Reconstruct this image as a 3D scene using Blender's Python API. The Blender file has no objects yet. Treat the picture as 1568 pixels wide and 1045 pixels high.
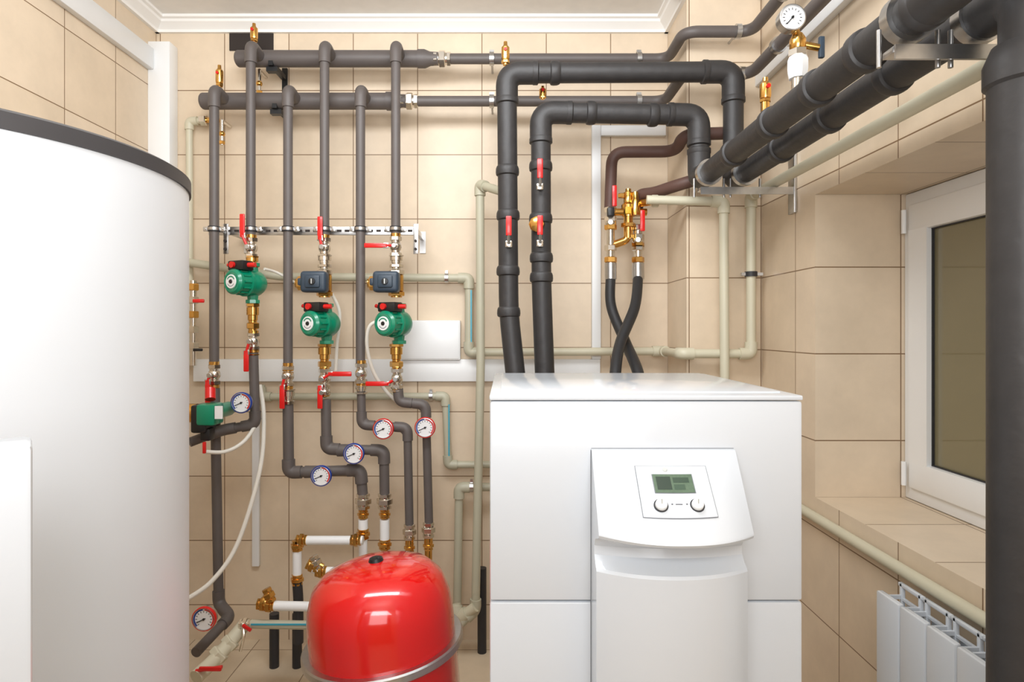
import bpy, bmesh, math, random
from mathutils import Vector, Matrix
random.seed(4)
F=950.0; CZ=1.447; D=2.893
def P(u,v,y): return Vector(((u-775)*y/F, y, CZ+(505-v)*y/F))
V=Vector
X=V((1,0,0)); Y=V((0,1,0)); Z=V((0,0,1))
def s2l(c):
    o=[]
    for k in c:
        k/=255.0
        o.append(k/12.92 if k<=.04045 else ((k+.055)/1.055)**2.4)
    return (*o,1)
# ------------------------------------------------ materials
def M(name,rgb,rough=.5,metal=0,var=.06,bump=0,scale=18,coat=0,spec=.5):
    m=bpy.data.materials.new(name); m.use_nodes=True; n=m.node_tree.nodes; l=m.node_tree.links
    b=n['Principled BSDF']; c=s2l(rgb)
    tc=n.new('ShaderNodeNewGeometry'); no=n.new('ShaderNodeTexNoise'); no.inputs['Scale'].default_value=scale; no.inputs['Detail'].default_value=3
    l.new(tc.outputs['Position'],no.inputs['Vector'])
    mx=n.new('ShaderNodeMix'); mx.data_type='RGBA'
    mx.inputs[6].default_value=(c[0]*(1-var),c[1]*(1-var),c[2]*(1-var),1)
    mx.inputs[7].default_value=(min(1,c[0]*(1+var)),min(1,c[1]*(1+var)),min(1,c[2]*(1+var)),1)
    l.new(no.outputs['Fac'],mx.inputs[0]); l.new(mx.outputs[2],b.inputs['Base Color'])
    b.inputs['Roughness'].default_value=rough; b.inputs['Metallic'].default_value=metal
    b.inputs['Coat Weight'].default_value=coat; b.inputs['Coat Roughness'].default_value=.05
    b.inputs['Specular IOR Level'].default_value=spec
    if bump:
        bp=n.new('ShaderNodeBump'); bp.inputs['Strength'].default_value=bump; bp.inputs['Distance'].default_value=.003
        l.new(no.outputs['Fac'],bp.inputs['Height']); l.new(bp.outputs['Normal'],b.inputs['Normal'])
    return m
def TILE(name,mode,pa,pb,c1=(228,209,184),c2=(218,198,171),grout=(138,110,82)):
    m=bpy.data.materials.new(name); m.use_nodes=True; n=m.node_tree.nodes; l=m.node_tree.links
    b=n['Principled BSDF']
    g=n.new('ShaderNodeNewGeometry'); sp=n.new('ShaderNodeSeparateXYZ'); l.new(g.outputs['Position'],sp.inputs[0])
    cb=n.new('ShaderNodeCombineXYZ')
    for i,(ax,ph) in enumerate(zip(mode,(pa,pb))):
        a=n.new('ShaderNodeMath'); a.operation='SUBTRACT'; a.inputs[1].default_value=ph-6.0
        l.new(sp.outputs['XYZ'.index(ax)],a.inputs[0]); l.new(a.outputs[0],cb.inputs[i])
    br=n.new('ShaderNodeTexBrick'); br.offset=0; br.squash=1
    br.inputs['Scale'].default_value=1; br.inputs['Brick Width'].default_value=.3; br.inputs['Row Height'].default_value=.3
    br.inputs['Mortar Size'].default_value=.0022; br.inputs['Mortar Smooth'].default_value=.2; br.inputs['Bias'].default_value=-.3
    br.inputs['Color1'].default_value=s2l(c1); br.inputs['Color2'].default_value=s2l(c2); br.inputs['Mortar'].default_value=s2l(grout)
    l.new(cb.outputs[0],br.inputs['Vector'])
    no=n.new('ShaderNodeTexNoise'); no.inputs['Scale'].default_value=5; no.inputs['Detail'].default_value=6; no.inputs['Roughness'].default_value=.65
    l.new(g.outputs['Position'],no.inputs['Vector'])
    rp=n.new('ShaderNodeMapRange'); rp.inputs[1].default_value=.3; rp.inputs[2].default_value=.7; rp.inputs[3].default_value=.91; rp.inputs[4].default_value=1.05
    l.new(no.outputs['Fac'],rp.inputs[0])
    mu=n.new('ShaderNodeVectorMath'); mu.operation='SCALE'
    l.new(br.outputs['Color'],mu.inputs[0]); l.new(rp.outputs[0],mu.inputs['Scale']); l.new(mu.outputs[0],b.inputs['Base Color'])
    b.inputs['Roughness'].default_value=.38; b.inputs['Specular IOR Level'].default_value=.4
    bp=n.new('ShaderNodeBump'); bp.invert=True; bp.inputs['Strength'].default_value=.5; bp.inputs['Distance'].default_value=.002
    l.new(br.outputs['Fac'],bp.inputs['Height']); l.new(bp.outputs['Normal'],b.inputs['Normal'])
    return m
ZP=2.263%.3
t_xz=TILE('tile_back','XZ',-.1127,ZP); t_col=TILE('tile_column','XZ',1.064,ZP)
t_yz=TILE('tile_side','YZ',2.59,ZP); t_xy=TILE('tile_sill','XY',1.064,2.144)
t_floor=TILE('tile_floor','XY',.05,.1,(212,194,168),(204,184,158),(140,118,92))
ceilm=M('ceiling_paint',(242,239,234),.8); whitep=M('white_plastic',(240,241,241),.35,var=.01)
trimw=M('white_trim',(247,245,241),.5,var=.01)
enamel=M('white_enamel',(217,222,228),.2,var=.006,coat=.4); enamel2=M('tank_white',(221,224,228),.36,var=.008)
grey=M('grey_pipe_sleeve',(94,87,84),.5,var=.1,bump=.15); black=M('black_insulation',(50,48,48),.5,var=.22,bump=.6,scale=26)
blk=M('black_plastic',(28,28,29),.4); rubber=M('hose_rubber',(38,38,40),.5)
cream=M('cream_polypropylene',(208,202,178),.42,var=.03); cream2=M('grey_cream_pp',(187,183,161),.42,var=.03)
steel=M('galvanised_steel',(196,196,196),.28,1,var=.12,scale=60); nickel=M('nickel',(222,216,206),.18,1,var=.08,scale=60)
brass=M('brass',(224,174,96),.2,1,var=.12,scale=60); redm=M('red_handle',(214,22,20),.35,coat=.3)
redt=M('red_lacquer',(222,5,3),.16,var=.02,coat=1); green=M('green_enamel',(0,132,98),.3,var=.06,coat=.4)
slate=M('actuator_slate',(50,64,78),.42); brown=M('brown_sleeve',(92,66,58),.55,bump=.1)
dial=M('dial_white',(236,236,236),.3,var=.01); blue=M('dial_blue',(30,60,150),.4); bluep=M('blue_stripe',(60,165,190),.4)
dark=M('dark_matte',(48,40,36),.8); silver=M('silver_face',(208,212,210),.3,.3); ivory=M('ivory_hose',(224,219,208),.45)
lcd=M('lcd_screen',(96,116,96),.15,var=.2,scale=200); gap=M('panel_gap',(128,131,137),.6)
glassm=M('dark_window_glass',(130,122,94),.04,var=.08,scale=3,spec=.7)
gasket=M('black_gasket',(45,45,48),.5); darkrim=M('tank_rim_dark',(62,60,62),.5,bump=.1)
# ------------------------------------------------ mesh builder
class B:
    def __init__(s,name): s.name=name; s.bm=bmesh.new(); s.m=[]
    def mi(s,m):
        if m not in s.m: s.m.append(m)
        return s.m.index(m)
    def face(s,vs,i):
        try: f=s.bm.faces.new(vs); f.material_index=i; return f
        except ValueError: return None
    def ring(s,c,a,b,r,seg): return [s.bm.verts.new(c+a*(r*math.cos(t*math.tau/seg))+b*(r*math.sin(t*math.tau/seg))) for t in range(seg)]
    def lathe(s,p,ax,prof,mat,seg=24,cap=True):
        ax=V(ax).normalized(); p=V(p); h=X if abs(ax.z)>.8 else Z
        a=(h-ax*h.dot(ax)).normalized(); b=ax.cross(a); i=s.mi(mat)
        rs=[s.ring(p+ax*h_,a,b,max(r,1e-4),seg) for h_,r in prof]
        for q,w in zip(rs,rs[1:]):
            for k in range(seg): s.face([q[k],q[(k+1)%seg],w[(k+1)%seg],w[k]],i)
        if cap: s.face(rs[0][::-1],i); s.face(rs[-1],i)
        return s
    def cyl(s,p0,p1,r,mat,r1=None,seg=20):
        d=V(p1)-V(p0); return s.lathe(p0,d,[(0,r),(d.length,r if r1 is None else r1)],mat,seg)
    def ball(s,c,r,mat,ax=Z,q=1,seg=20):
        return s.lathe(c,ax,[(-r*q*math.cos(t*math.pi/10),r*math.sin(t*math.pi/10)) for t in range(11)],mat,seg)
    def tube(s,path,r,mat,bend=.05,seg=18,n=8):
        path=[V(p) for p in path]; pts=[path[0]]
        for k in range(1,len(path)-1):
            p=path[k]; a=path[k-1]-p; c=path[k+1]-p
            d=min(bend,a.length*.49,c.length*.49)
            A=p+a.normalized()*d; C=p+c.normalized()*d
            for t in range(n+1):
                t/=n; pts.append(A*(1-t)**2+p*2*t*(1-t)+C*t*t)
        pts.append(path[-1]); i=s.mi(mat)
        tan=[(pts[min(k+1,len(pts)-1)]-pts[max(k-1,0)]).normalized() for k in range(len(pts))]
        h=Z if abs(tan[0].z)<.8 else X
        a=(h-tan[0]*h.dot(tan[0])).normalized(); rs=[]
        for p,t in zip(pts,tan):
            a=(a-t*a.dot(t)).normalized(); rs.append(s.ring(p,a,t.cross(a),r,seg))
        for q,w in zip(rs,rs[1:]):
            for k in range(seg): s.face([q[k],q[(k+1)%seg],w[(k+1)%seg],w[k]],i)
        s.face(rs[0][::-1],i); s.face(rs[-1],i); return s
    def curve(s,pts,r,mat,seg=10,n=10):
        pts=[V(p) for p in pts]; q=[pts[0]]+pts+[pts[-1]]; out=[]
        for k in range(1,len(q)-2):
            for t in range(n):
                t/=n; a,b,c,d=q[k-1:k+3]
                out.append(.5*((2*b)+(c-a)*t+(2*a-5*b+4*c-d)*t*t+(3*b-a-3*c+d)*t**3))
        out.append(pts[-1]); return s.tube(out,r,mat,bend=0.0001,seg=seg,n=1)
    def box(s,c,size,mat,rot=None,bev=0,seg=2):
        t=bmesh.new(); bmesh.ops.create_cube(t,size=1); bmesh.ops.scale(t,vec=size,verts=t.verts)
        if bev: bmesh.ops.bevel(t,geom=t.edges[:],offset=bev,segments=seg,affect='EDGES',profile=.5)
        i=s.mi(mat); mp={}
        for v in t.verts:
            co=v.co.copy()
            if rot: co=rot@co
            mp[v]=s.bm.verts.new(co+V(c))
        for f in t.faces: s.face([mp[v] for v in f.verts],i)
        t.free(); return s
    def bx(s,a,b,mat,bev=0):
        a=V(a); b=V(b); return s.box((a+b)/2,[abs(k) for k in (b-a)],mat,bev=bev)
    def quad(s,pts,mat):
        return s.face([s.bm.verts.new(V(p)) for p in pts],s.mi(mat))
    def arc(s,c,a,b,r0,r1,t0,t1,mat,n=16):
        i=s.mi(mat); pr=None
        for k in range(n+1):
            t=t0+(t1-t0)*k/n; d=a*math.cos(t)+b*math.sin(t)
            w=(s.bm.verts.new(c+d*r0),s.bm.verts.new(c+d*r1))
            if pr: s.face([pr[0],pr[1],w[1],w[0]],i)
            pr=w
    def done(s,recalc=True,angle=35):
        if recalc: bmesh.ops.recalc_face_normals(s.bm,faces=s.bm.faces)
        me=bpy.data.meshes.new(s.name); s.bm.to_mesh(me); s.bm.free()
        for m in s.m: me.materials.append(m)
        for p in me.polygons: p.use_smooth=True
        me.set_sharp_from_angle(angle=math.radians(angle))
        o=bpy.data.objects.new(s.name,me); bpy.context.collection.objects.link(o); return o
# ------------------------------------------------ room shell
XL=-1.63; XR=1.068; YB=D; YR=-1.5; ZC=2.89; T=.12
CX=.753; CY=2.59; JX=1.377; JY=2.144; JN=.84; ZS=.867; ZT=1.914
b=B('floor'); b.bx((XL-T,YR-T,-.1),(JX+T,YB+T,0),t_floor); b.done()
b=B('ceiling'); b.bx((XL-T,YR-T,ZC),(JX+T,YB+T,ZC+.1),ceilm); b.done()
b=B('wall_back'); b.bx((XL-T,YB,0),(JX+T,YB+T,ZC),t_xz); b.done()
b=B('wall_left'); b.bx((XL-T,YR,0),(XL,YB,ZC),t_yz); b.done()
b=B('wall_rear'); b.bx((XL-T,YR-T,0),(JX+T,YR,ZC),t_xz); b.done()
b=B('wall_column'); 
b.quad([(CX,CY,0),(XR,CY,0),(XR,CY,ZC),(CX,CY,ZC)],t_col); b.quad([(CX,YB,0),(CX,CY,0),(CX,CY,ZC),(CX,YB,ZC)],t_yz)
b.quad([(XR,CY,0),(XR,YB,0),(XR,YB,ZC),(XR,CY,ZC)],t_yz); b.quad([(CX,YB,0),(XR,YB,0),(XR,YB,ZC),(CX,YB,ZC)],t_col)
b.done()
b=B('wall_right'); XO=JX+T
def rq(y0,y1,z0,z1,x=XR): b.quad([(x,y0,z0),(x,y1,z0),(x,y1,z1),(x,y0,z1)],t_yz)
rq(JY,YB,0,ZC); rq(YR,JN,0,ZC); rq(JN,JY,0,ZS); rq(JN,JY,ZT,ZC); rq(YR,YB,0,ZC,XO)
for yy in (JY,JN): b.quad([(XR,yy,ZS),(XO,yy,ZS),(XO,yy,ZT),(XR,yy,ZT)],t_col)
for zz in (ZS,ZT): b.quad([(XR,JN,zz),(XO,JN,zz),(XO,JY,zz),(XR,JY,zz)],t_xy)
b.done(recalc=False)
# crown mouldings
prof=[(0,0),(.062,0),(.062,.012),(.05,.016),(.046,.026),(.028,.04),(.018,.05),(.016,.062),(0,.062)]
def crown(name,p0,p1,inn):
    b=B(name); i=b.mi(trimw); p0=V(p0); p1=V(p1); inn=V(inn)
    A=[b.bm.verts.new(p0+inn*o-Z*d) for o,d in prof]; C=[b.bm.verts.new(p1+inn*o-Z*d) for o,d in prof]
    for k in range(len(A)): b.face([A[k],A[(k+1)%len(A)],C[(k+1)%len(A)],C[k]],i)
    b.face(A,i); b.face(C[::-1],i); b.done(angle=25)
crown('trim_1',(XL,YB,ZC),(CX,YB,ZC),-Y); crown('trim_2',(XL,YR,ZC),(XL,YB,ZC),X)
crown('trim_3',(CX,CY-.06,ZC),(CX,YB,ZC),-X); crown('trim_4',(CX-.06,CY,ZC),(XR,CY,ZC),-Y)
crown('trim_5',(XR,YR,ZC),(XR,CY,ZC),-X)
# window
b=B('window_1')
def winframe(x0,x1,y0,y1,z0,z1,w,mat,bev=.006):
    b.bx((x0,y0,z0),(x1,y1,z0+w),mat,bev); b.bx((x0,y0,z1-w),(x1,y1,z1),mat,bev)
    b.bx((x0+.0004,y0+.0004,z0+w-bev-.002),(x1-.0004,y0+w,z1-w+bev+.002),mat,0); b.bx((x0+.0004,y1-w,z0+w-bev-.002),(x1-.0004,y1-.0004,z1-w+bev+.002),mat,0)
g=.0015
winframe(JX,JX+.07,JN+g,JY-g,ZS+g,ZT-g,.065,whitep)
ym=1.42
b.bx((JX+.001,ym-.04,ZS+.06),(JX+.069,ym+.04,ZT-.06),whitep,.006)
winframe(JX-.014,JX+.05,ym+.02,JY-.04,ZS+.045,ZT-.045,.092,whitep)
winframe(JX-.014,JX+.05,JN+.04,ym-.02,ZS+.045,ZT-.045,.092,whitep)
for ya,yb in ((ym+.11,JY-.132),(JN+.132,ym-.11)):
    winframe(JX+.002,JX+.01,ya-.002,yb+.002,ZS+.135,ZT-.135,.006,gasket,0)
    b.bx((JX+.012,ya-.01,ZS+.13),(JX+.018,yb+.01,ZT-.13),glassm)
for z in (ZS+.09,ZT-.1): b.cyl((JX-.022,JY-.03,z-.04),(JX-.022,JY-.03,z+.04),.008,whitep)
b.box((JX-.03,ym+.07,1.38),(.012,.03,.07),whitep,bev=.004); b.box((JX-.05,ym+.07,1.33),(.014,.02,.13),whitep,bev=.005)
b.done()
# ------------------------------------------------ trunkings
def trunk(pa,pb): b=B('cable_trunking'); b.bx(pa,pb,whitep,.004); b.done()
def trunk_uv(u0,v0,u1,v1,t=.028):
    a=P(u0,v0,D); c=P(u1,v1,D); trunk((a.x,D-t,c.z),(c.x,D,a.z))
trunk((XL,2.82,0),(-1.53,YB,2.76))
trunk((XL,YR,2.63),(XL+.03,2.82,2.725))
trunk((XR-.03,YR,2.46),(XR,CY,2.52))
trunk_uv(300,550,918,584); trunk_uv(905,194,919,550); trunk_uv(919,194,1018,210,.025)
trunk_uv(388,590,399,866,.02)
b=B('junction_box'); a=P(616,491,D); c=P(706,551,D); b.bx((a.x,D-.05,c.z),(c.x,D,a.z),whitep,.005); b.bx((a.x+.006,D-.053,c.z+.006),(c.x-.006,D-.049,a.z-.006),whitep,.002); b.done()
b=B('wall_hole_dark_patch'); a=P(352,47,D); c=P(419,78,D); b.bx((a.x,D-.006,c.z),(c.x,D,a.z),dark); b.done()  # flat dark slab, its colour standing in for the shade inside a hole
# ------------------------------------------------ tank
b=B('hot_water_tank'); tc=V((-1.02,1.09,0)); R=.4125
b.lathe(tc,Z,[(.05,R-.02),(.06,R),(1.0,R),(1.722,R)],enamel2,128)
b.lathe(tc,Z,[(1.72,R-.01),(1.721,R+.004),(1.745,R+.004),(1.75,R-.004),(1.751,.2),(1.751,0)],darkrim,128)
for k in range(3): 
    a=k*2.094; q=tc+V((math.cos(a)*.3,math.sin(a)*.3,0)); b.cyl(q,q+Z*.06,.03,blk)
b.cyl(tc+Z*1.75,tc+Z*1.78,.05,blk); b.done()
b=B('white_cabinet')
e=V((-.458,.6,0)); sd=V((-.61,.7925,0)).normalized()
fd=V((-.7925,-.61,0)); rot=Matrix((( -fd.x,sd.x,0),(-fd.y,sd.y,0),(0,0,1)))
cc=e+fd*.17+sd*.035
b.box(cc+Z*.69,(.34,.07,1.29),enamel,rot=rot,bev=.005); b.box(cc+Z*.03,(.31,.06,.06),blk,rot=rot)
b.done()
# ------------------------------------------------ boiler
x0,x1=-.0313,.5687; yf,yb=1.19,1.785; zt=1.3205
b=B('floor_boiler')
b.bx((x0+.004,yf+.012,.03),(x1-.004,yb,zt-.012),gap); b.bx((x0+.03,yf+.05,0),(x1-.03,yb-.03,.04),blk)
b.bx((x0,yf,.926),(x1,yf+.02,zt-.011),enamel,.005); b.bx((x0,yf,.04),(x1,yf+.02,.9235),enamel,.005)
for xx in (x0,x1-.006): b.bx((xx,yf+.022,.04),(xx+.006,yb,zt-.012),enamel,.002)
b.bx((x0-.001,yf-.001,zt-.0095),(x1+.001,yb,zt),enamel,.003)
b.bx((x0+.02,yf+.05,zt-.001),(x1-.02,yb-.02,zt+.003),enamel,.002)
rows=[(1.219,1.189,1.189),(1.216,1.180,1.174),(1.2125,1.177,1.17),(1.088,1.092,1.04),(1.084,1.091,1.038),(1.079,1.094,1.042),(1.076,1.10,1.052),(1.064,1.135,1.112),(1.048,1.147,1.128),(1.032,1.146,1.124),(1.02,1.134,1.1),(1.015,1.124,1.083),(1.010,1.12,1.079),(.04,1.12,1.079)]
xa,xb=.163,.436; N=24; i=b.mi(enamel); prev=None
def cvx(s,e,c): return e+(c-e)*(1-abs(s)**2.2)
for (z,e,c) in rows:
    cur=[b.bm.verts.new((xa,yf+.003,z))]
    for k in range(N+1):
        s=-1+2*k/N; cur.append(b.bm.verts.new((xa+(xb-xa)*k/N,cvx(s,e,c),z)))
    cur.append(b.bm.verts.new((xb,yf+.003,z)))
    if prev:
        for k in range(len(cur)-1): b.face([prev[k],prev[k+1],cur[k+1],cur[k]],i)
    else: b.face(cur,i)
    prev=cur
b.face(prev[::-1],i)
# thin grey strips drawing the seam around the front console
for xx in (xa-.0012,xb-.0003): b.bx((xx,yf-.0015,.04),(xx+.0015,yf+.002,1.216),gap)
b.bx((xa,yf-.0012,1.2178),(xb,yf+.002,1.2198),gap)
def pp(x,t,o=0):
    s=(x-xa)/(xb-xa)*2-1; z=1.2125-.1245*t; y=cvx(s,1.177,1.17)*(1-t)+cvx(s,1.092,1.04)*t
    return V((x,y,z))+V((0,-.70,.71))*o
def patch(xx0,xx1,t0,t1,o,mat,n=8):
    i=b.mi(mat); g=[[b.bm.verts.new(pp(xx0+(xx1-xx0)*k/n,t0+(t1-t0)*j/n,o)) for k in range(n+1)] for j in range(n+1)]
    for j in range(n):
        for k in range(n): b.face([g[j][k],g[j][k+1],g[j+1][k+1],g[j+1][k]],i)
patch(.2378,.3702,.155,.754,.0012,gap); patch(.239,.369,.162,.747,.0020,enamel)
patch(.2655,.3395,.258,.480,.0028,gap); patch(.267,.338,.262,.474,.0034,lcd); patch(.272,.298,.29,.44,.0038,M('lcd_dark',(58,72,62),.2)); patch(.302,.331,.30,.36,.0038,M('lcd_mid',(66,84,70),.2)); patch(.302,.322,.38,.44,.0038,M('lcd_mid2',(74,94,78),.2))
nrm=V((0,-.70,.71))
for xx in (.272,.336):
    q=pp(xx,.616,.001); b.lathe(q,nrm,[(0,.0127),(.003,.0127)],gasket,28); b.lathe(q,nrm,[(0,.0108),(.008,.0103),(.010,.009),(.0105,0)],whitep,28)
    b.box(q+nrm*.0105,(.002,.002,.014),silver)
b.lathe(pp(.292,.2,.002),nrm,[(0,.005),(.001,.004)],silver)
b.box(pp(.304,.60,.0022),(.012,.001,.002),gap); b.box(pp(.292,.60,.0022),(.003,.001,.003),gap); b.box(pp(.318,.60,.0022),(.003,.001,.003),gap)
b.done(recalc=True,angle=28)
# ------------------------------------------------ expansion tank
b=B('expansion_tank'); vc=V((-.341,1.73,.575))
rt=Matrix.Rotation(math.radians(-5.5),3,'Y'); up=rt@Z
pr=[(.228,0),(.227,.05),(.219,.10),(.202,.147),(.172,.178),(.125,.195),(.08,.2),(.012,.201)]
b.lathe(vc,up,pr,redt,72)
b.lathe(vc,up,[(-.012,.203),(-.012,.217),(-.008,.221),(.008,.221),(.012,.217),(.012,.203)],steel,72)
b.lathe(vc,up,[(-.012,.201),(-.15,.2),(-.2,.185),(-.235,.15),(-.255,.08),(-.258,0)],redt,72)
b.lathe(vc+up*.224,up,[(0,.022),(.012,.018),(.016,.008),(.016,0)],blk)
b.box(vc+rt@V((0.008,-.006,.232)),(.012,.012,.02),blk,bev=.003)
for k in range(3):
    a=k*2.094+.5; q=V((math.cos(a),math.sin(a),0)); 
    b.tube([V((vc.x,vc.y,.40))+q*.17,V((vc.x,vc.y,.2))+q*.19,V((vc.x,vc.y,0))+q*.2],.014,redt)
    b.cyl(V((vc.x,vc.y,0))+q*.2,V((vc.x,vc.y,.01))+q*.2,.025,blk)
b.done()
# ------------------------------------------------ radiator + feed
b=B('radiator')
for k in range(9):
    ya=1.605-k*.095; c=ya-.0475
    b.box((.962,c,.475),(.014,.090,.60),enamel,bev=.005)
    b.box((1.034,c,.46),(.006,.086,.56),enamel,bev=.002)
    for o in (-.028,0,.028): b.box((1.0,c+o,.45),(.06,.003,.54),enamel)
    b.bx((.962,c-.043,.757),(.972,c+.043,.775),enamel,.003)
    for o in (-.036,.036): b.box((1.018,c+o,.70),(.010,.010,.19),enamel,bev=.002)
    b.box((1.018,c,.79),(.010,.094,.010),enamel,bev=.002); b.box((1.018,c,.755),(.008,.094,.006),enamel)
    for o in (-.036,.036): b.box((.995,c+o,.760),(.05,.006,.010),enamel)
for z in (.66,.25): b.cyl((1.0,1.615,z),(1.0,.74,z),.02,enamel)
for y_ in (1.45,.9): b.bx((1.03,y_-.01,.66),(XR-.001,y_+.01,.70),steel)
b.done()
# ------------------------------------------------ pipe helpers
def pipe(name,path,r,mat,bend=.05,coll=False,ends=False,clamps=(),cm=None):
    b=B(name); path=[V(p) for p in path]; b.tube(path,r,mat,bend)
    if coll:
        L=r*2.6
        for k in range(1,len(path)-1):
            p=path[k]; d1=(path[k-1]-p).normalized(); d2=(path[k+1]-p).normalized()
            if d1.dot(d2)>-.85: b.tube([p+d1*L,p,p+d2*L],r*1.32,mat,bend=r*1.1)
    for p,ax in clamps:
        ax=V(ax); b.lathe(V(p)-ax*.008,ax,[(0,r*1.08),(0,r*1.25),(.016,r*1.25),(.016,r*1.08)],steel)
        b.cyl(V(p)+Y*r,V((p[0],YB,p[2])),.004,steel)
        b.box(V(p)+X*(r*1.35 if abs(ax.x)<.5 else 0)+Z*(r*1.35 if abs(ax.x)>.5 else 0),(.012,.012,.018),steel)
    return b
def nut(b,p,ax,r,L,mat): 
    ax=V(ax); b.lathe(V(p)-ax*L/2,ax,[(0,r*.86),(L*.12,r),(L*.88,r),(L,r*.86)],mat,6)
def union(b,p,ax,r,mat=nickel,L=.05):
    p=V(p); ax=V(ax).normalized()
    b.lathe(p-ax*L/2,ax,[(0,r),(L,r)],mat); nut(b,p,ax,r*1.45,L*.42,mat); nut(b,p-ax*L*.42,ax,r*1.2,L*.25,mat); nut(b,p+ax*L*.42,ax,r*1.2,L*.25,mat)
def valve(u,v,y,h=None,ax=Z,mat=nickel,L=.085,r=.019,hl=.10,cb=brass):
    b=B('ball_valve'); p=P(u,v,y); ax=V(ax)
    b.lathe(p-ax*L/2,ax,[(0,r),(L,r)],mat); b.ball(p,r*1.35,mat,ax)
    nut(b,p-ax*L*.40,ax,r*1.35,L*.22,mat); nut(b,p+ax*L*.40,ax,r*1.35,L*.22,mat)
    b.lathe(p-ax*L*.66,ax,[(0,r*1.1),(L*.15,r*1.1)],cb); b.lathe(p+ax*L*.5,ax,[(0,r*1.1),(L*.15,r*1.1)],cb)
    b.cyl(p,p-Y*.045,.009,mat); nut(b,p-Y*.045,Y,.011,.008,steel)
    if h:
        hu,hv,o=h; q=P(hu,hv,y-.042)
        st=p-Y*.042
        if o=='v': sz=(.022,.009,hl); en=q+Z*(hl*.4)*(1 if st.z>q.z else -1)
        else: sz=(hl,.009,.020); en=q+X*(hl*.4)*(1 if st.x>q.x else -1)
        b.tube([st,en],.006,redm,seg=8); b.box(q,sz,redm,bev=.004)
        b.box(en,(.024,.008,.022),steel,bev=.002)
    return b.done()
def gauge(u,v,y,r=.04,name='thermometer_gauge',to=None,col=True):
    b=B(name); p=P(u,v,y)
    b.lathe(p,-Y,[(-.02,r*.9),(-.02,r*.98),(0,r*1.02),(.008,r*1.02),(.009,r*.93),(.004,r*.92),(.004,0)],steel,36)
    b.lathe(p-Y*.0042,-Y,[(0,r*.92),(.0008,r*.92)],dial,36)
    q=p-Y*.0055
    if col:
        b.arc(q,X,Z,r*.78,r*.9,math.radians(95),math.radians(225),blue); b.arc(q,X,Z,r*.78,r*.9,math.radians(-45),math.radians(85),redm)
        b.lathe(p,-Y,[(-.005,r*1.025),(-.004,r*1.07),(.006,r*1.07),(.0085,r*1.03),(.0085,r*.98)],(redm if u%2 else blue),36,cap=False)
    for k in range(13):
        t=math.radians(-45+270*k/12); d=X*math.cos(t)+Z*math.sin(t)
        b.box(q+d*r*.66,(r*.16,.0005,r*.045),blk,rot=Matrix.Rotation(-t,3,'Y'))
    t=math.radians(205 if col else 230); d=X*math.cos(t)+Z*math.sin(t)
    b.box(q+d*r*.25-Y*.001,(r*.85,.001,r*.07),blk,rot=Matrix.Rotation(-t,3,'Y')); b.cyl(q,q-Y*.003,r*.1,blk)
    b.cyl(p+Y*.02,(V(to) if to else p+Y*.05),.009,brass)
    return b.done()
def pump(u,v,y):
    b=B('circulation_pump'); c=P(u,v,y); a=V((-.43,-.9,0)).normalized(); sx=V((a.y,-a.x,0))*-1
    b.lathe(c,a,[(-.045,.01),(-.04,.042),(-.02,.054),(.015,.056),(.03,.052)],green,32)
    b.lathe(c,a,[(.03,.047),(.034,.058),(.045,.058),(.048,.049),(.085,.048),(.09,.052),(.10,.052),(.105,.047)],green,32)
    b.lathe(c+a*.105,a,[(0,.047),(.004,.043),(.005,.036),(.001,.034)],green,32)
    b.lathe(c+a*.104,a,[(0,.042),(.004,.041)],silver,32); b.lathe(c+a*.108,a,[(0,.034),(.002,.034)],green,32); b.lathe(c+a*.110,a,[(0,.029),(.002,.028)],dial,32); b.lathe(c+a*.112,a,[(0,.009),(.004,.007)],blk,16)
    b.arc(c+a*.1125,sx,Z,.018,.023,.4,2.7,green); b.arc(c+a*.1125,sx,Z,.018,.021,3.6,5.8,gap)
    for k in range(12):
        t=k*math.tau/12; d=sx*math.cos(t)+Z*math.sin(t); q=c+a*.067+d*.05
        b.cyl(q-a*.017,q+a*.017,.004,green,seg=6)
    b.lathe(c-Z*.085,Z,[(0,.03),(.014,.03),(.016,.022),(.05,.026)],green,8); b.lathe(c+Z*.085,-Z,[(0,.03),(.014,.03),(.016,.022),(.05,.026)],green,8)
    rot=Matrix((( sx.x,a.x,0),(sx.y,a.y,0),(0,0,1)))
    b.box(c+a*.062+Z*.068,(.085,.06,.04),blk,rot=rot,bev=.006); b.cyl(c+a*.09+Z*.07-sx*.01,c+a*.102+Z*.07-sx*.01,.013,redm)
    b.cyl(c+a*.06+Z*.07-sx*.06,c+a*.06+Z*.07-sx*.04,.01,blk); b.tube([c+a*.06+Z*.07+sx*.04,c+a*.05+Z*.07+sx*.07],.01,redm)
    b.cyl(c+a*.06+Z*.075-sx*.075,c+a*.06+Z*.07-sx*.055,.008,redm)
    return b.done()
def vent(u,v0,v1,y,r=.016):
    b=B('automatic_air_vent'); p0=P(u,v0,y); h=P(u,v1,y).z-p0.z
    b.lathe(p0,Z,[(0,r*.6),(h*.2,r*.6),(h*.22,r*.9),(h*.3,r*1.0),(h*.75,r),(h*.8,r*.75),(h*.86,r*.5),(h,r*.45)],brass)
    nut(b,p0+Z*h*.14,Z,r,h*.14,brass); b.cyl(p0+Z*h*.6-Y*r,p0+Z*h*.6-Y*(r+.008),.006,redm)
    return b.done()
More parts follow.
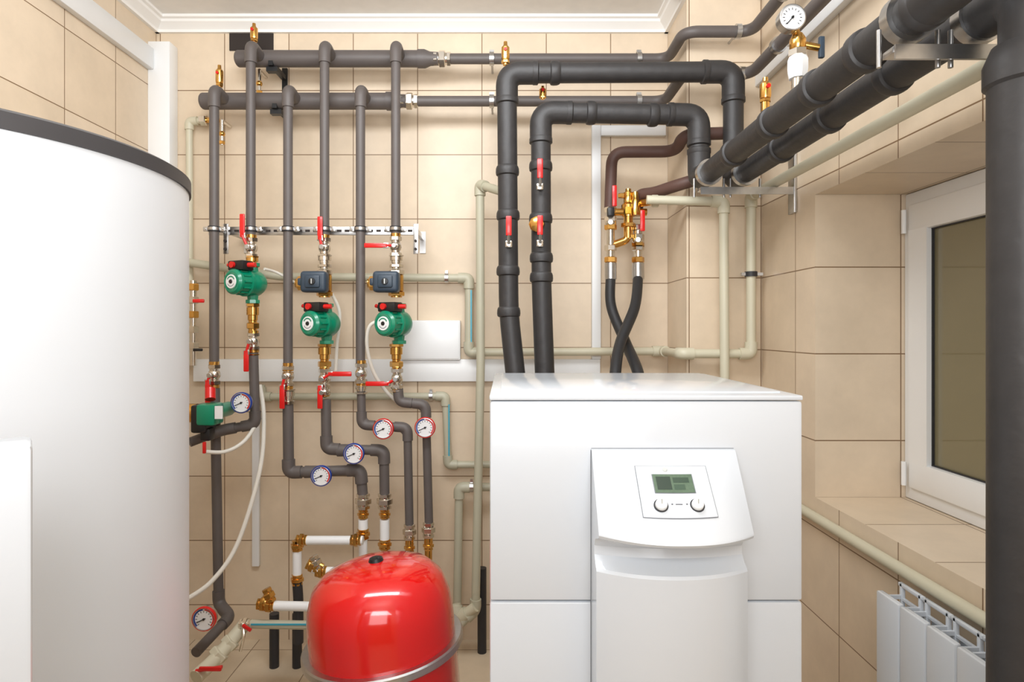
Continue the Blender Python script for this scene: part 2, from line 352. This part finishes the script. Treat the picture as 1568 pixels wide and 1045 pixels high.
# ------------------------------------------------ headers
HY=2.74; RY=2.62
zH1=P(0,90,HY).z; zH2=P(0,155,HY).z
def hp(u,z,y=HY): return V(((u-775)*HY/F,y,z))
for nm,z,ua,ub,un,xe,yr in (('supply_header_pipe',zH1,366,640,677,.715,2.49),('return_header_pipe',zH2,312,592,627,.70,2.45)):
    b=B(nm)
    b.tube([hp(ua,z),hp(ub,z)],.036,grey,seg=24); b.ball(hp(ua,z),.036,grey,X,.5)
    b.lathe(hp(ub,z),X,[(0,.036),(.0,.040),(.03,.040),(.055,.030),(.09,.028)],grey,24)
    union(b,hp(un,z),X,.026,nickel,.07)
    xr=.985 if z==zH1 else .965
    b.tube([hp(un+8,z),V((xe,HY,z)),V((xe,yr,z)),V((xr,yr,z)),V((xr,.3,z))],.0225,grey,bend=.06)
    for u in (753,978): 
        p=hp(u,z); b.lathe(p-X*.01,X,[(0,.023),(0,.029),(.02,.029),(.02,.023)],steel); b.cyl(p,V((p.x,YB,p.z)),.005,steel); b.box(p+Z*.03,(.02,.015,.014),steel)
    p=V((.93,yr,z)); b.lathe(p-X*.01,X,[(0,.023),(0,.029),(.02,.029),(.02,.023)],steel); b.cyl(p,V((p.x,CY,p.z)),.005,steel)
    for y_ in (2.2,1.2): 
        p=V((xr,y_,z)); b.lathe(p-Y*.01,Y,[(0,.023),(0,.029),(.02,.029),(.02,.023)],steel); b.cyl(p,V((XR-.001,y_,z)),.005,steel)
    for u in (418 if z==zH1 else 424,):
        p=hp(u,z); b.box(p-Z*.05,(.05,.03,.02),blk); b.box(p+Y*.05-Z*.03,(.02,.16,.02),blk); b.bx((p.x-.012,YB-.01,z-.17),(p.x+.012,YB,z+.02),blk)
    b.done()
risers={328:(zH2,340),384:(zH1,362),441:(zH2,565),497:(zH1,362),552:(zH2,560),606:(zH1,362)}
for u,(z,ve) in risers.items():
    x=(u-775)*RY/F
    end=P(u,ve if u!=328 else 560,RY)
    b=B('riser_pipe'); b.tube([V((x,HY,z)),V((x,RY,z+.01)),end],.0195,grey,bend=.055)
    b.tube([V((x,HY-.03,z)),V((x,RY,z+.012)),V((x,RY,z-.07))],.0245,grey,bend=.05)
    p=P(u,351,RY); b.lathe(p-Z*.011,Z,[(0,.02),(0,.0245),(.022,.0245),(.022,.02)],gasket); b.lathe(p-Z*.006,Z,[(0,.02),(0,.027),(.012,.027),(.012,.02)],steel)
    for q in (-1,1): b.box(p+X*.036*q,(.02,.008,.02),steel,bev=.002); b.cyl(p+X*.036*q-Y*.01,p+X*.036*q+Y*.03,.004,steel)
    b.cyl(p,p+Y*.06,.005,steel)
    b.done()
# mounting rail
b=B('mounting_rail'); a=P(320,354,2.68); c=P(640,354,2.68)
b.bx((a.x,2.674,a.z-.018),(c.x,2.686,a.z+.018),steel,.002)
k=a.x+.02
while k<c.x-.01:
    b.box((k,2.6735,a.z),(.020,.002,.010),dark); k+=.034  # slots are raised plates, coloured dark like the shade in a hole
for u in (348,638):
    p=P(u,354,2.68); b.bx((p.x-.012,2.67,p.z-.010),(p.x+.004,YB,p.z+.012),steel,.002)
    b.bx((p.x-.013,2.668,p.z-.10),(p.x+.009,2.676,p.z+.03),steel,.002); b.bx((p.x-.015,YB-.006,p.z-.07),(p.x+.012,YB,p.z+.03),steel)
    for dz in (-.08,-.045): b.cyl((p.x-.002,2.66,p.z+dz),(p.x-.002,2.67,p.z+dz),.006,dark)
b.done()
# vents on headers
vent(389,66,36,2.70); vent(336,135,100,2.70); vent(774,100,64,2.42,.016); vent(831,152,132,2.5,.014)
for u,v in ((397,128),(340,205)):
    b=B('drain_cock'); p=P(u,v,2.80); b.cyl(p+Z*.06,p-Z*.05,.008,nickel); b.ball(p,.014,brass); nut(b,p-Z*.04,Z,.014,.015,brass); b.tube([p+Z*.06,p+Z*.06+Y*.08],.008,nickel); b.done()
# valves upper
valve(385,380,RY,(371,346,'v')); valve(497,380,RY,(490,350,'v')); valve(606,378,RY,(576,376,'h'))
# pumps
pump(387,434,RY); pump(500,496,RY); pump(611,496,RY)
def brasspiece(u,v0,v1,y=RY,r=.02,mat=brass,name='brass_fitting'):
    b=B(name); p=P(u,v0,y); q=P(u,v1,y); L=p.z-q.z
    b.lathe(p,-Z,[(0,r*.9),(L*.15,r*.9),(L*.16,r*1.25),(L*.42,r*1.25),(L*.44,r),(L*.6,r),(L*.62,r*.85),(L,r*.85)],mat)
    nut(b,p-Z*L*.8,Z,r*1.35,L*.22,mat); nut(b,p-Z*L*.08,Z,r*1.4,L*.12,mat); return b.done()
brasspiece(386,392,412); brasspiece(387,464,508); brasspiece(388,536,545,r=.018)
for u in (497,607):
    brasspiece(u,390,412,mat=nickel,r=.022); brasspiece(u,526,566,r=.021); brasspiece(u,592,600,mat=nickel)
    b=B('mixing_valve'); p=P(u,434,RY)
    b.lathe(p+Z*.055,-Z,[(0,.024),(.02,.024),(.022,.03),(.088,.03),(.09,.024),(.115,.024)],brass); nut(b,p+Z*.045,Z,.034,.02,nickel); nut(b,p-Z*.045,Z,.034,.02,brass)
    b.cyl(p,p-X*.12,.02,brass); nut(b,p-X*.10,X,.03,.03,brass)
    c=P(u-15,432,RY-.10); b.cyl(p,V((p.x,c.y,p.z)),.018,brass)
    b.box(c,(.105,.06,.086),slate,bev=.014,seg=3); b.box(c-Y*.032,(.06,.012,.05),slate,bev=.006)
    b.lathe(c-Y*.036,-Y,[(0,.014),(.008,.013),(.009,.004)],blk); b.box(c-X*.057+Z*.0,(.02,.03,.03),slate,bev=.006)
    b.box(c-Y*.045,(.004,.004,.02),silver)
    b.done()
valve(388,523,RY,(377,553,'v'),L=.07,hl=.09)
valve(497,580,RY,(520,573,'h')); valve(608,580,RY,(578,588,'h'))
valve(328,574,RY,(318,600,'v')); valve(441,576,RY,(432,608,'v')); valve(553,572,RY)
valve(497,600,RY,(490,608,'v'),L=.03,mat=nickel); brasspiece(553,590,605,mat=nickel); brasspiece(441,595,622,mat=nickel,r=.022); brasspiece(441,566,572,r=.018)
# lower pipes
def low(path,nm='heating_pipe',r=.0195,bend=.05):
    b=B(nm); b.tube(path,r,grey,bend)
    for k in range(1,len(path)-1):
        p=path[k]; d1=(path[k-1]-p).normalized(); d2=(path[k+1]-p).normalized()
        b.tube([p+d1*.055,p,p+d2*.055],r*1.22,grey,bend=.05)
    return b.done()
R_=RY
low([P(388,538,R_),P(391,650,R_),P(340,659,R_-.02),P(290,678,R_-.1)])
low([P(441,618,R_),P(442,724,R_),P(552,720,R_),P(556,765,R_)],r=.022)
low([P(499,612,R_),P(500,688,R_),P(588,690,R_),P(589,765,R_)],r=.021)
low([P(553,598,R_),P(554,651,R_),P(624,655,R_),P(627,812,R_)],r=.018)
low([P(609,592,R_),P(611,616,R_),P(652,620,R_),P(657,808,R_)],r=.018)
low([P(329,595,R_),P(335,925,R_),P(352,945,R_-.05),P(300,1000,2.35)],r=.02)
for g in ((492,729),(542,695),(587,657),(651,655)): gauge(*g,R_-.05,.0405)
gauge(370,617,R_-.07,.0405); gauge(313,948,2.3,.042)
b=B('gauge_tee');
for (u,v) in ((478,723),(528,690)): 
    p=P(u,v,R_); b.lathe(p-X*.03,X,[(0,.026),(.06,.026)],grey)
b.done()
for u,v,bb in ((556,768,1),(589,768,1),(627,815,0),(656,812,0)):
    b=B('pipe_union'); union(b,P(u,v,R_),Z,.024 if bb else .02,nickel,.06); 
    b.cyl(P(u,v+10,R_),P(u,v+26,R_),.018,brass)
    if bb:
        union(b,P(u,v+20,R_),Z,.017,brass,.03)
        b.cyl(P(u,v+28,R_),P(u,v+44 if u==556 else v+62,R_),.02,whitep); union(b,P(u,v+50 if u==556 else v+66,R_),Z,.02,brass,.04)
        b.cyl(P(u,v+50,R_),P(u,v+200,R_),.018,whitep)
    else:
        union(b,P(u,v+24,R_),Z,.016,brass,.035); b.cyl(P(u,v+30,R_),P(u,v+180,R_),.016,brass)
    b.done()
# white pipes near expansion tank
def wpipe(path,fits,r=.018,mat=whitep):
    b=B('white_plastic_pipe'); b.tube(path,r,mat,bend=.03)
    for p,ax in fits: union(b,p,ax,r*1.05,brass,.04)
    return b.done()
wy=2.55
wpipe([P(556,828,wy),P(455,828,wy),P(455,888,wy)],[(P(545,828,wy),X),(P(462,828,wy),X),(P(455,836,wy),Z),(P(455,888,wy),Z)])
wpipe([P(455,890,wy),P(457,920,wy),P(457,985,wy)],[],r=.02,mat=gasket)
wpipe([P(475,868,wy-.1),P(492,876,wy-.1),P(560,876,wy-.1)],[(P(478,867,wy-.1),V((.9,0,-.4))),(P(492,876,wy-.1),X)])
wpipe([P(408,928,wy-.15),P(500,930,wy-.15)],[(P(403,926,wy-.15),X),(P(412,928,wy-.15),X)])
b=B('drain_valve'); p=P(412,912,wy-.15); union(b,p,V((.4,0,-.9)),.016,brass,.05); b.ball(P(406,922,wy-.15),.022,brass); p=P(484,862,wy-.1); union(b,p,V((.4,0,-.9)),.016,nickel,.05); b.cyl(P(484,862,wy-.1),P(495,868,wy-.1),.01,brass); b.done()
b=B('floor_riser_pipe'); 
for u in (420,455): b.cyl(P(u,940,2.66),V((P(u,940,2.66).x,2.66,0)),.02,gasket); 
b.done()
b=B('striped_drain_pipe'); b.tube([P(372,956,2.4),P(520,959,2.4)],.0165,cream2); b.box(P(440,957,2.383),(.28,.003,.006),bluep); union(b,P(376,957,2.4),X,.018,nickel,.04)
b.tube([P(372,955,2.38),P(374,975,2.36),P(368,998,2.35)],.006,nickel,seg=8); b.box(P(378,962,2.36),(.04,.01,.012),redm,bev=.003,rot=Matrix.Rotation(.6,3,'Y')); b.done()
b=B('floor_drain_pipe'); b.tube([P(372,960,2.42),P(335,1005,2.3),P(300,1038,2.2)],.026,cream,bend=.04); nut(b,P(335,1003,2.3),V((-.6,-.3,-.6)).normalized(),.036,.03,cream); nut(b,P(352,985,2.35),V((-.6,-.3,-.6)).normalized(),.034,.03,cream)
b.tube([P(300,1028,2.2),P(340,1022,2.2)],.006,redm); b.box(P(322,1025,2.19),(.08,.01,.016),redm,bev=.004); b.done()
# side pump near tank
b=B('circulation_pump'); p=P(322,634,2.46)
b.box(p,(.075,.09,.085),green,bev=.012); b.box(P(335,632,2.41),(.03,.004,.05),dial); b.box(P(312,640,2.47),(.06,.10,.11),blk,bev=.01)
b.cyl(P(302,633,2.48),P(288,633,2.48),.038,brass); b.box(P(318,665,2.46),(.04,.05,.05),blk,bev=.008); b.cyl(p,p+Y*.16,.03,green)
b.box(P(313,686,2.43),(.012,.012,.045),redm,bev=.003); b.cyl(P(322,612,2.48),P(322,596,2.5),.02,redm); b.done()
# valves at far left
b=B('angle_valve'); 
b.tube([P(296,430,2.7),P(296,560,2.7)],.014,nickel); 
for v,m in ((440,brass),(460,nickel),(482,brass),(505,nickel),(530,nickel)): nut(b,P(296,v,2.7),Z,.024,.03,m)
b.box(P(304,461,2.65),(.05,.01,.016),redm,bev=.004); b.box(P(303,536,2.65),(.04,.01,.012),blk,bev=.003); b.done()
# ------------------------------------------------ cream water pipes
CYW=2.85
def cp(path,r=.017,mat=cream2,clamps=(),bend=.02,nm='plastic_water_pipe'): pipe(nm,path,r,mat,bend,True,clamps=clamps).done()
cp([P(318,184,CYW),P(290,186,CYW),P(291,560,CYW)],.015,cream)
b=B('hose_tap'); nut(b,P(312,184,2.83),X,.026,.03,nickel); b.cyl(P(312,184,2.83),P(335,184,2.83),.012,brass); b.done()
cp([P(288,402,2.80),P(360,413,2.80),P(430,424,CYW-.02),P(718,426,CYW-.02),P(718,540,CYW-.02),P(738,540,CYW-.02)],.0185,clamps=((P(684,426,CYW-.02),X),))
b=B('pipe_stripe'); b.box(P(721.5,485,CYW-.039),(.006,.002,.24),bluep); b.done()
cp([P(770,294,2.55),P(735,283,2.70),P(736,560,2.70),P(728,935,2.70),P(706,955,2.68)],.0185,cream2)
cp([P(738,540,2.83),V((.715,2.83,P(0,538,2.83).z)),V((.715,2.53,P(0,538,2.83).z)),V((.9987,2.53,P(0,538,2.83).z)),V((.9987,2.53,CZ+.546)),V((.9987,.3,CZ+.546))],.0185,cream)
b=B('pipe_clamp'); p=P(1150,420,2.53); b.lathe(p-Z*.01,Z,[(0,.019),(0,.025),(.02,.025),(.02,.019)],gasket); b.cyl(p,p+Y*.06,.005,steel); b.box(p+X*.032,(.03,.012,.012),steel); b.box(p-X*.03,(.02,.012,.012),steel); b.done()
cp([P(400,590,CYW),P(401,608,CYW),P(682,607,CYW),P(686,712,CYW),P(760,712,CYW)],.0165,cream2,clamps=((P(660,607,CYW),X),))
b=B('pipe_stripe'); b.box(P(687.5,660,2.832),(.006,.002,.24),bluep); b.done()
cp([P(760,746,2.80),P(703,747,2.80),P(700,940,2.80)],.0185,cream2,clamps=((P(722,746,2.80),X),))
cp([P(698,925,2.72),P(700,950,2.70),P(728,930,2.68)],.022,cream)
b=B('dark_drain_pipe'); b.cyl(P(738,870,2.78),V((P(738,870,2.78).x,2.78,0)),.02,gasket); b.done()
cp([P(990,306,2.54),P(1108,309,2.51),P(1110,640,2.5)],.0185,cream)
# radiator feed
b=pipe('radiator_feed_pipe',[V((1.045,2.5,.812)),V((1.045,.3,.812))],.0165,cream); b.done()
# ------------------------------------------------ black insulated pipes
IY=2.42; ri=.0385
def ins(path,marks,nm='insulated_pipe',r=ri,bend=.075):
    b=B(nm); b.tube(path,r,black,bend,seg=28)
    path=[V(p) for p in path]
    for k in range(1,len(path)-1):
        p=path[k]; d1=(path[k-1]-p).normalized(); d2=(path[k+1]-p).normalized()
        if d1.dot(d2)>-.8:
            b.tube([p+d1*.11,p,p+d2*.11],r*1.12,black,bend=.075,seg=28)
            for d in (d1,d2): b.lathe(p+d*.10,d,[(0,r*1.12),(.004,r*1.17),(.02,r*1.17),(.024,r)],black,28)
    for p,ax in marks: b.lathe(V(p)-V(ax)*.02,ax,[(0,r),(.004,r*1.15),(.014,r*1.19),(.028,r*1.17),(.036,r*1.1),(.04,r)],black,28)
    return b
ZA=CZ+.583; XA=.752; XB=.886
b=ins([P(792,600,2.40),P(779,478,IY),P(776,112,IY),V((XB,IY,P(0,110,IY).z)),V((XB,IY,ZA)),V((XB,1.05,ZA)),V((XB,1.05,1.80))],
 [(P(779,478,IY),Z),(P(778,330,IY),Z),(P(777,262,IY),Z),(P(778,415,IY),Z),(V((XB,2.0,ZA)),Y),(V((XB,1.7,ZA)),Y),(V((XB,1.42,ZA)),Y),(P(850,112,IY),X)])
b.lathe(V((XB-.004,1.05,0)),Z,[(0,.056),(1.86,.056),(1.865,.062),(1.9,.062),(1.93,.05)],black,32)
b.tube([V((XB,1.05,ZA-.02)),V((XB+.01,1.0,ZA+.1)),V((XB+.02,1.0,ZC))],.05,black,seg=28)
b.done()
b=ins([P(835,600,2.42),P(829,430,IY),P(828,172,IY),V((XA,IY,P(0,176,IY).z)),V((XA,IY,ZA)),V((XA,1.0,ZA)),V((XA,1.0,ZC))],
 [(P(829,425,IY),Z),(P(829,395,IY),Z),(P(828,335,IY),Z),(P(828,255,IY),Z),(V((XA,2.05,ZA)),Y),(V((XA,1.75,ZA)),Y),(V((XA,1.5,ZA)),Y),(V((XA,1.3,ZA)),Y),(P(1000,176,IY),X),(P(905,173,IY),X)])
b.done()
# levers on insulated pipes
for u,v in ((827,258),(779,346),(827,345)):
    b=B('valve_lever'); p=P(u,v,IY-.075); b.box(p,(.022,.010,.075),redm,bev=.004); q=P(u,v+28,IY-.06); b.box(q,(.026,.014,.026),nickel,bev=.004); b.cyl(q,q+Y*.03,.01,nickel)
    b.tube([q-Y*.006,p-Z*.03],.006,steel,seg=8); b.done()
b=B('brass_union'); p=P(824,345,IY-.02); b.lathe(p,V((-.3,-1,0)),[(0,.03),(.03,.03),(.035,.02)],brass,8); b.done()
# brackets on right wall
for y_ in (2.30,1.16):
    b=B('pipe_bracket'); z=CZ+.52
    b.bx((.715,y_-.02,z-.008),(XR-.001,y_+.02,z+.005),steel,.002); b.bx((.715,y_-.021,z-.022),(XR-.001,y_-.017,z+.005),steel)
    b.bx((XR-.012,y_-.025,z-.09),(XR-.001,y_+.025,z+.13),steel,.002)
    for x_ in (XA,XB):
        for q in (-.055,.055): b.cyl((x_+q,y_,z-.03),(x_+q,y_,z+.04),.0045,steel)
        b.lathe((x_,y_-.012,ZA),Y,[(0,ri*1.2),(0,ri*1.26),(.024,ri*1.26),(.024,ri*1.2)],steel,28)
    b.bx((XR-.03,y_-.012,z+.13),(XR-.001,y_+.012,z+.15),steel)
    b.done()
# gauge & vents on run
b=B('pressure_gauge_valve'); gy=1.6; q=V((XA,gy,ZA+.03))
b.cyl(q,q+Z*.04,.016,nickel); b.lathe(q+Z*.035,Z,[(0,.022),(.02,.026),(.045,.026),(.06,.02)],whitep,8); nut(b,q+Z*.10,Z,.024,.02,nickel)
b.lathe(q+Z*.105,Z,[(0,.014),(.01,.02),(.03,.02),(.045,.012)],brass); b.cyl(q+Z*.125,q+Z*.125+V((.05,-.01,-.015)),.009,brass); b.box(q+Z*.11+V((.055,-.012,0)),(.014,.012,.055),slate,bev=.003)
b.cyl(q+Z*.14,q+Z*.17-X*.01,.01,brass); b.done()
gauge(1212,28,1.58,.033,'pressure_gauge',col=False)
vent(1172,160,119,1.80,.016)
b=B('pipe_nipple'); b.cyl(P(1172,185,1.80),P(1172,155,1.80),.012,brass); b.done()
# ------------------------------------------------ brown pipes and mixing group
def br(path): b=B('brown_sleeved_pipe'); b.tube(path,.025,brown,bend=.06); return b.done()
br([P(1115,204,2.50),P(1046,206,2.50),P(1036,232,2.62),P(937,233,2.72),P(934,318,2.72)])
br([P(1085,270,2.50),P(1046,281,2.52),P(1000,296,2.64),P(976,298,2.70),P(976,330,2.70)])
b=B('safety_mixing_group'); my=2.68
b.cyl(P(962,295,my),P(962,365,my),.020,brass); b.lathe(P(962,332,my),Z,[(0,.027),(.03,.03),(.05,.03),(.06,.02),(.09,.02),(.10,.014),(.12,.012)],brass)
b.cyl(P(940,325,my),P(990,325,my),.016,brass); b.tube([P(962,355,my),P(960,368,my),P(940,375,my)],.017,brass,bend=.02)
b.lathe(P(973,330,my-.02),Z,[(0,.02),(.06,.02),(.07,.015),(.1,.012)],brass); b.cyl(P(975,312,my),P(1005,308,my-.08),.016,brass); nut(b,P(1003,308,2.58),X,.026,.03,cream)
b.box(P(962,322,my-.04),(.025,.01,.03),M('yellow_tag',(225,180,40)),bev=.002); nut(b,P(962,345,my),Z,.031,.02,brass); nut(b,P(952,300,my),Z,.016,.02,brass)
b.box(P(985,303,my),(.012,.012,.02),redm,bev=.003)
for u,v0 in ((935,318),(977,345)):
    b.cyl(P(u,v0,my),P(u,405,my),.018,nickel)
    for v,m in ((v0+4,nickel),(v0+18,nickel),(v0+30,brass),(380,nickel),(398,brass)): nut(b,P(u,v,my),Z,.027,.025,m)
    b.ball(P(u,v0+24,my),.026,nickel); b.cyl(P(u,v0+22,my),P(u,v0+22,my-.04),.01,nickel)
    b.cyl(P(u,403,my),P(u,428,my),.026,steel)
b.box(P(935,325,my-.04),(.03,.03,.04),blk,bev=.006)
b.box(P(941,300,my-.05),(.02,.01,.09),redm,bev=.004); b.box(P(984,338,my-.05),(.02,.01,.09),redm,bev=.004)
b.done()
b=B('flexible_hose'); b.curve([P(935,425,my),P(936,470,2.62),P(958,525,2.5),P(978,575,2.3),P(985,640,2.2)],.0215,rubber,seg=16); b.done()
b=B('flexible_hose'); b.curve([P(977,425,my),P(972,470,2.55),P(950,525,2.42),P(942,575,2.3),P(942,640,2.2)],.0215,rubber,seg=16); b.done()
# ------------------------------------------------ white cables
def cable(pts,r=.0075): b=B('white_cable'); b.curve(pts,r,ivory); b.done()
cable([P(398,590,2.7),P(404,640,2.66),P(398,720,2.6),P(365,830,2.5),P(325,890,2.4),P(280,922,2.3)],.009)
cable([P(312,692,2.45),P(345,692,2.5),P(375,675,2.55),P(398,640,2.66)],.008)
cable([P(508,450,2.70),P(520,480,2.72),P(516,530,2.72),P(514,568,2.72)])
cable([P(585,490,2.56),P(566,500,2.56),P(562,530,2.58),P(572,570,2.62),P(590,598,2.66),P(606,614,2.68)])
cable([P(405,412,2.6),P(425,418,2.66),P(450,432,2.66),P(458,434,2.62)],.006)
# ------------------------------------------------ lights
def area(n,loc,tgt,sz,e,col=(.93,.965,1),spread=180):
    l=bpy.data.lights.new(n,'AREA'); l.shape='RECTANGLE'; l.size=sz[0]; l.size_y=sz[1]; l.energy=e; l.color=col; l.spread=math.radians(spread)
    o=bpy.data.objects.new(n,l); bpy.context.collection.objects.link(o); o.location=loc
    o.rotation_euler=(V(tgt)-V(loc)).to_track_quat('-Z','Y').to_euler(); return o
area('softbox_light',(-.2,-1.3,2.0),(0,2.8,1.3),(2.0,1.4),28)
area('back_wall_fill',(-.25,1.35,2.80),(-.2,2.893,1.25),(1.6,.5),37)  # unseen lamp added under the ceiling to brighten the back wall
area('bounce_light',(0,-.2,1.9),(0,1.0,2.9),(1.0,1.0),25)
w=bpy.data.worlds.new('world'); bpy.context.scene.world=w; w.use_nodes=True
w.node_tree.nodes['Background'].inputs[0].default_value=(.8,.85,.9,1); w.node_tree.nodes['Background'].inputs[1].default_value=.3
sc=bpy.context.scene; sc.view_settings.view_transform='Standard'; sc.view_settings.look='None'
# ------------------------------------------------ camera
c=bpy.data.cameras.new('camera'); co=bpy.data.objects.new('camera',c); bpy.context.collection.objects.link(co)
co.location=(0,0,CZ); co.rotation_euler=(math.pi/2,0,0); c.sensor_width=36; c.lens=F/1568*36
c.shift_x=9/1568; c.shift_y=-17.5/1568; c.clip_start=.02; sc.camera=co
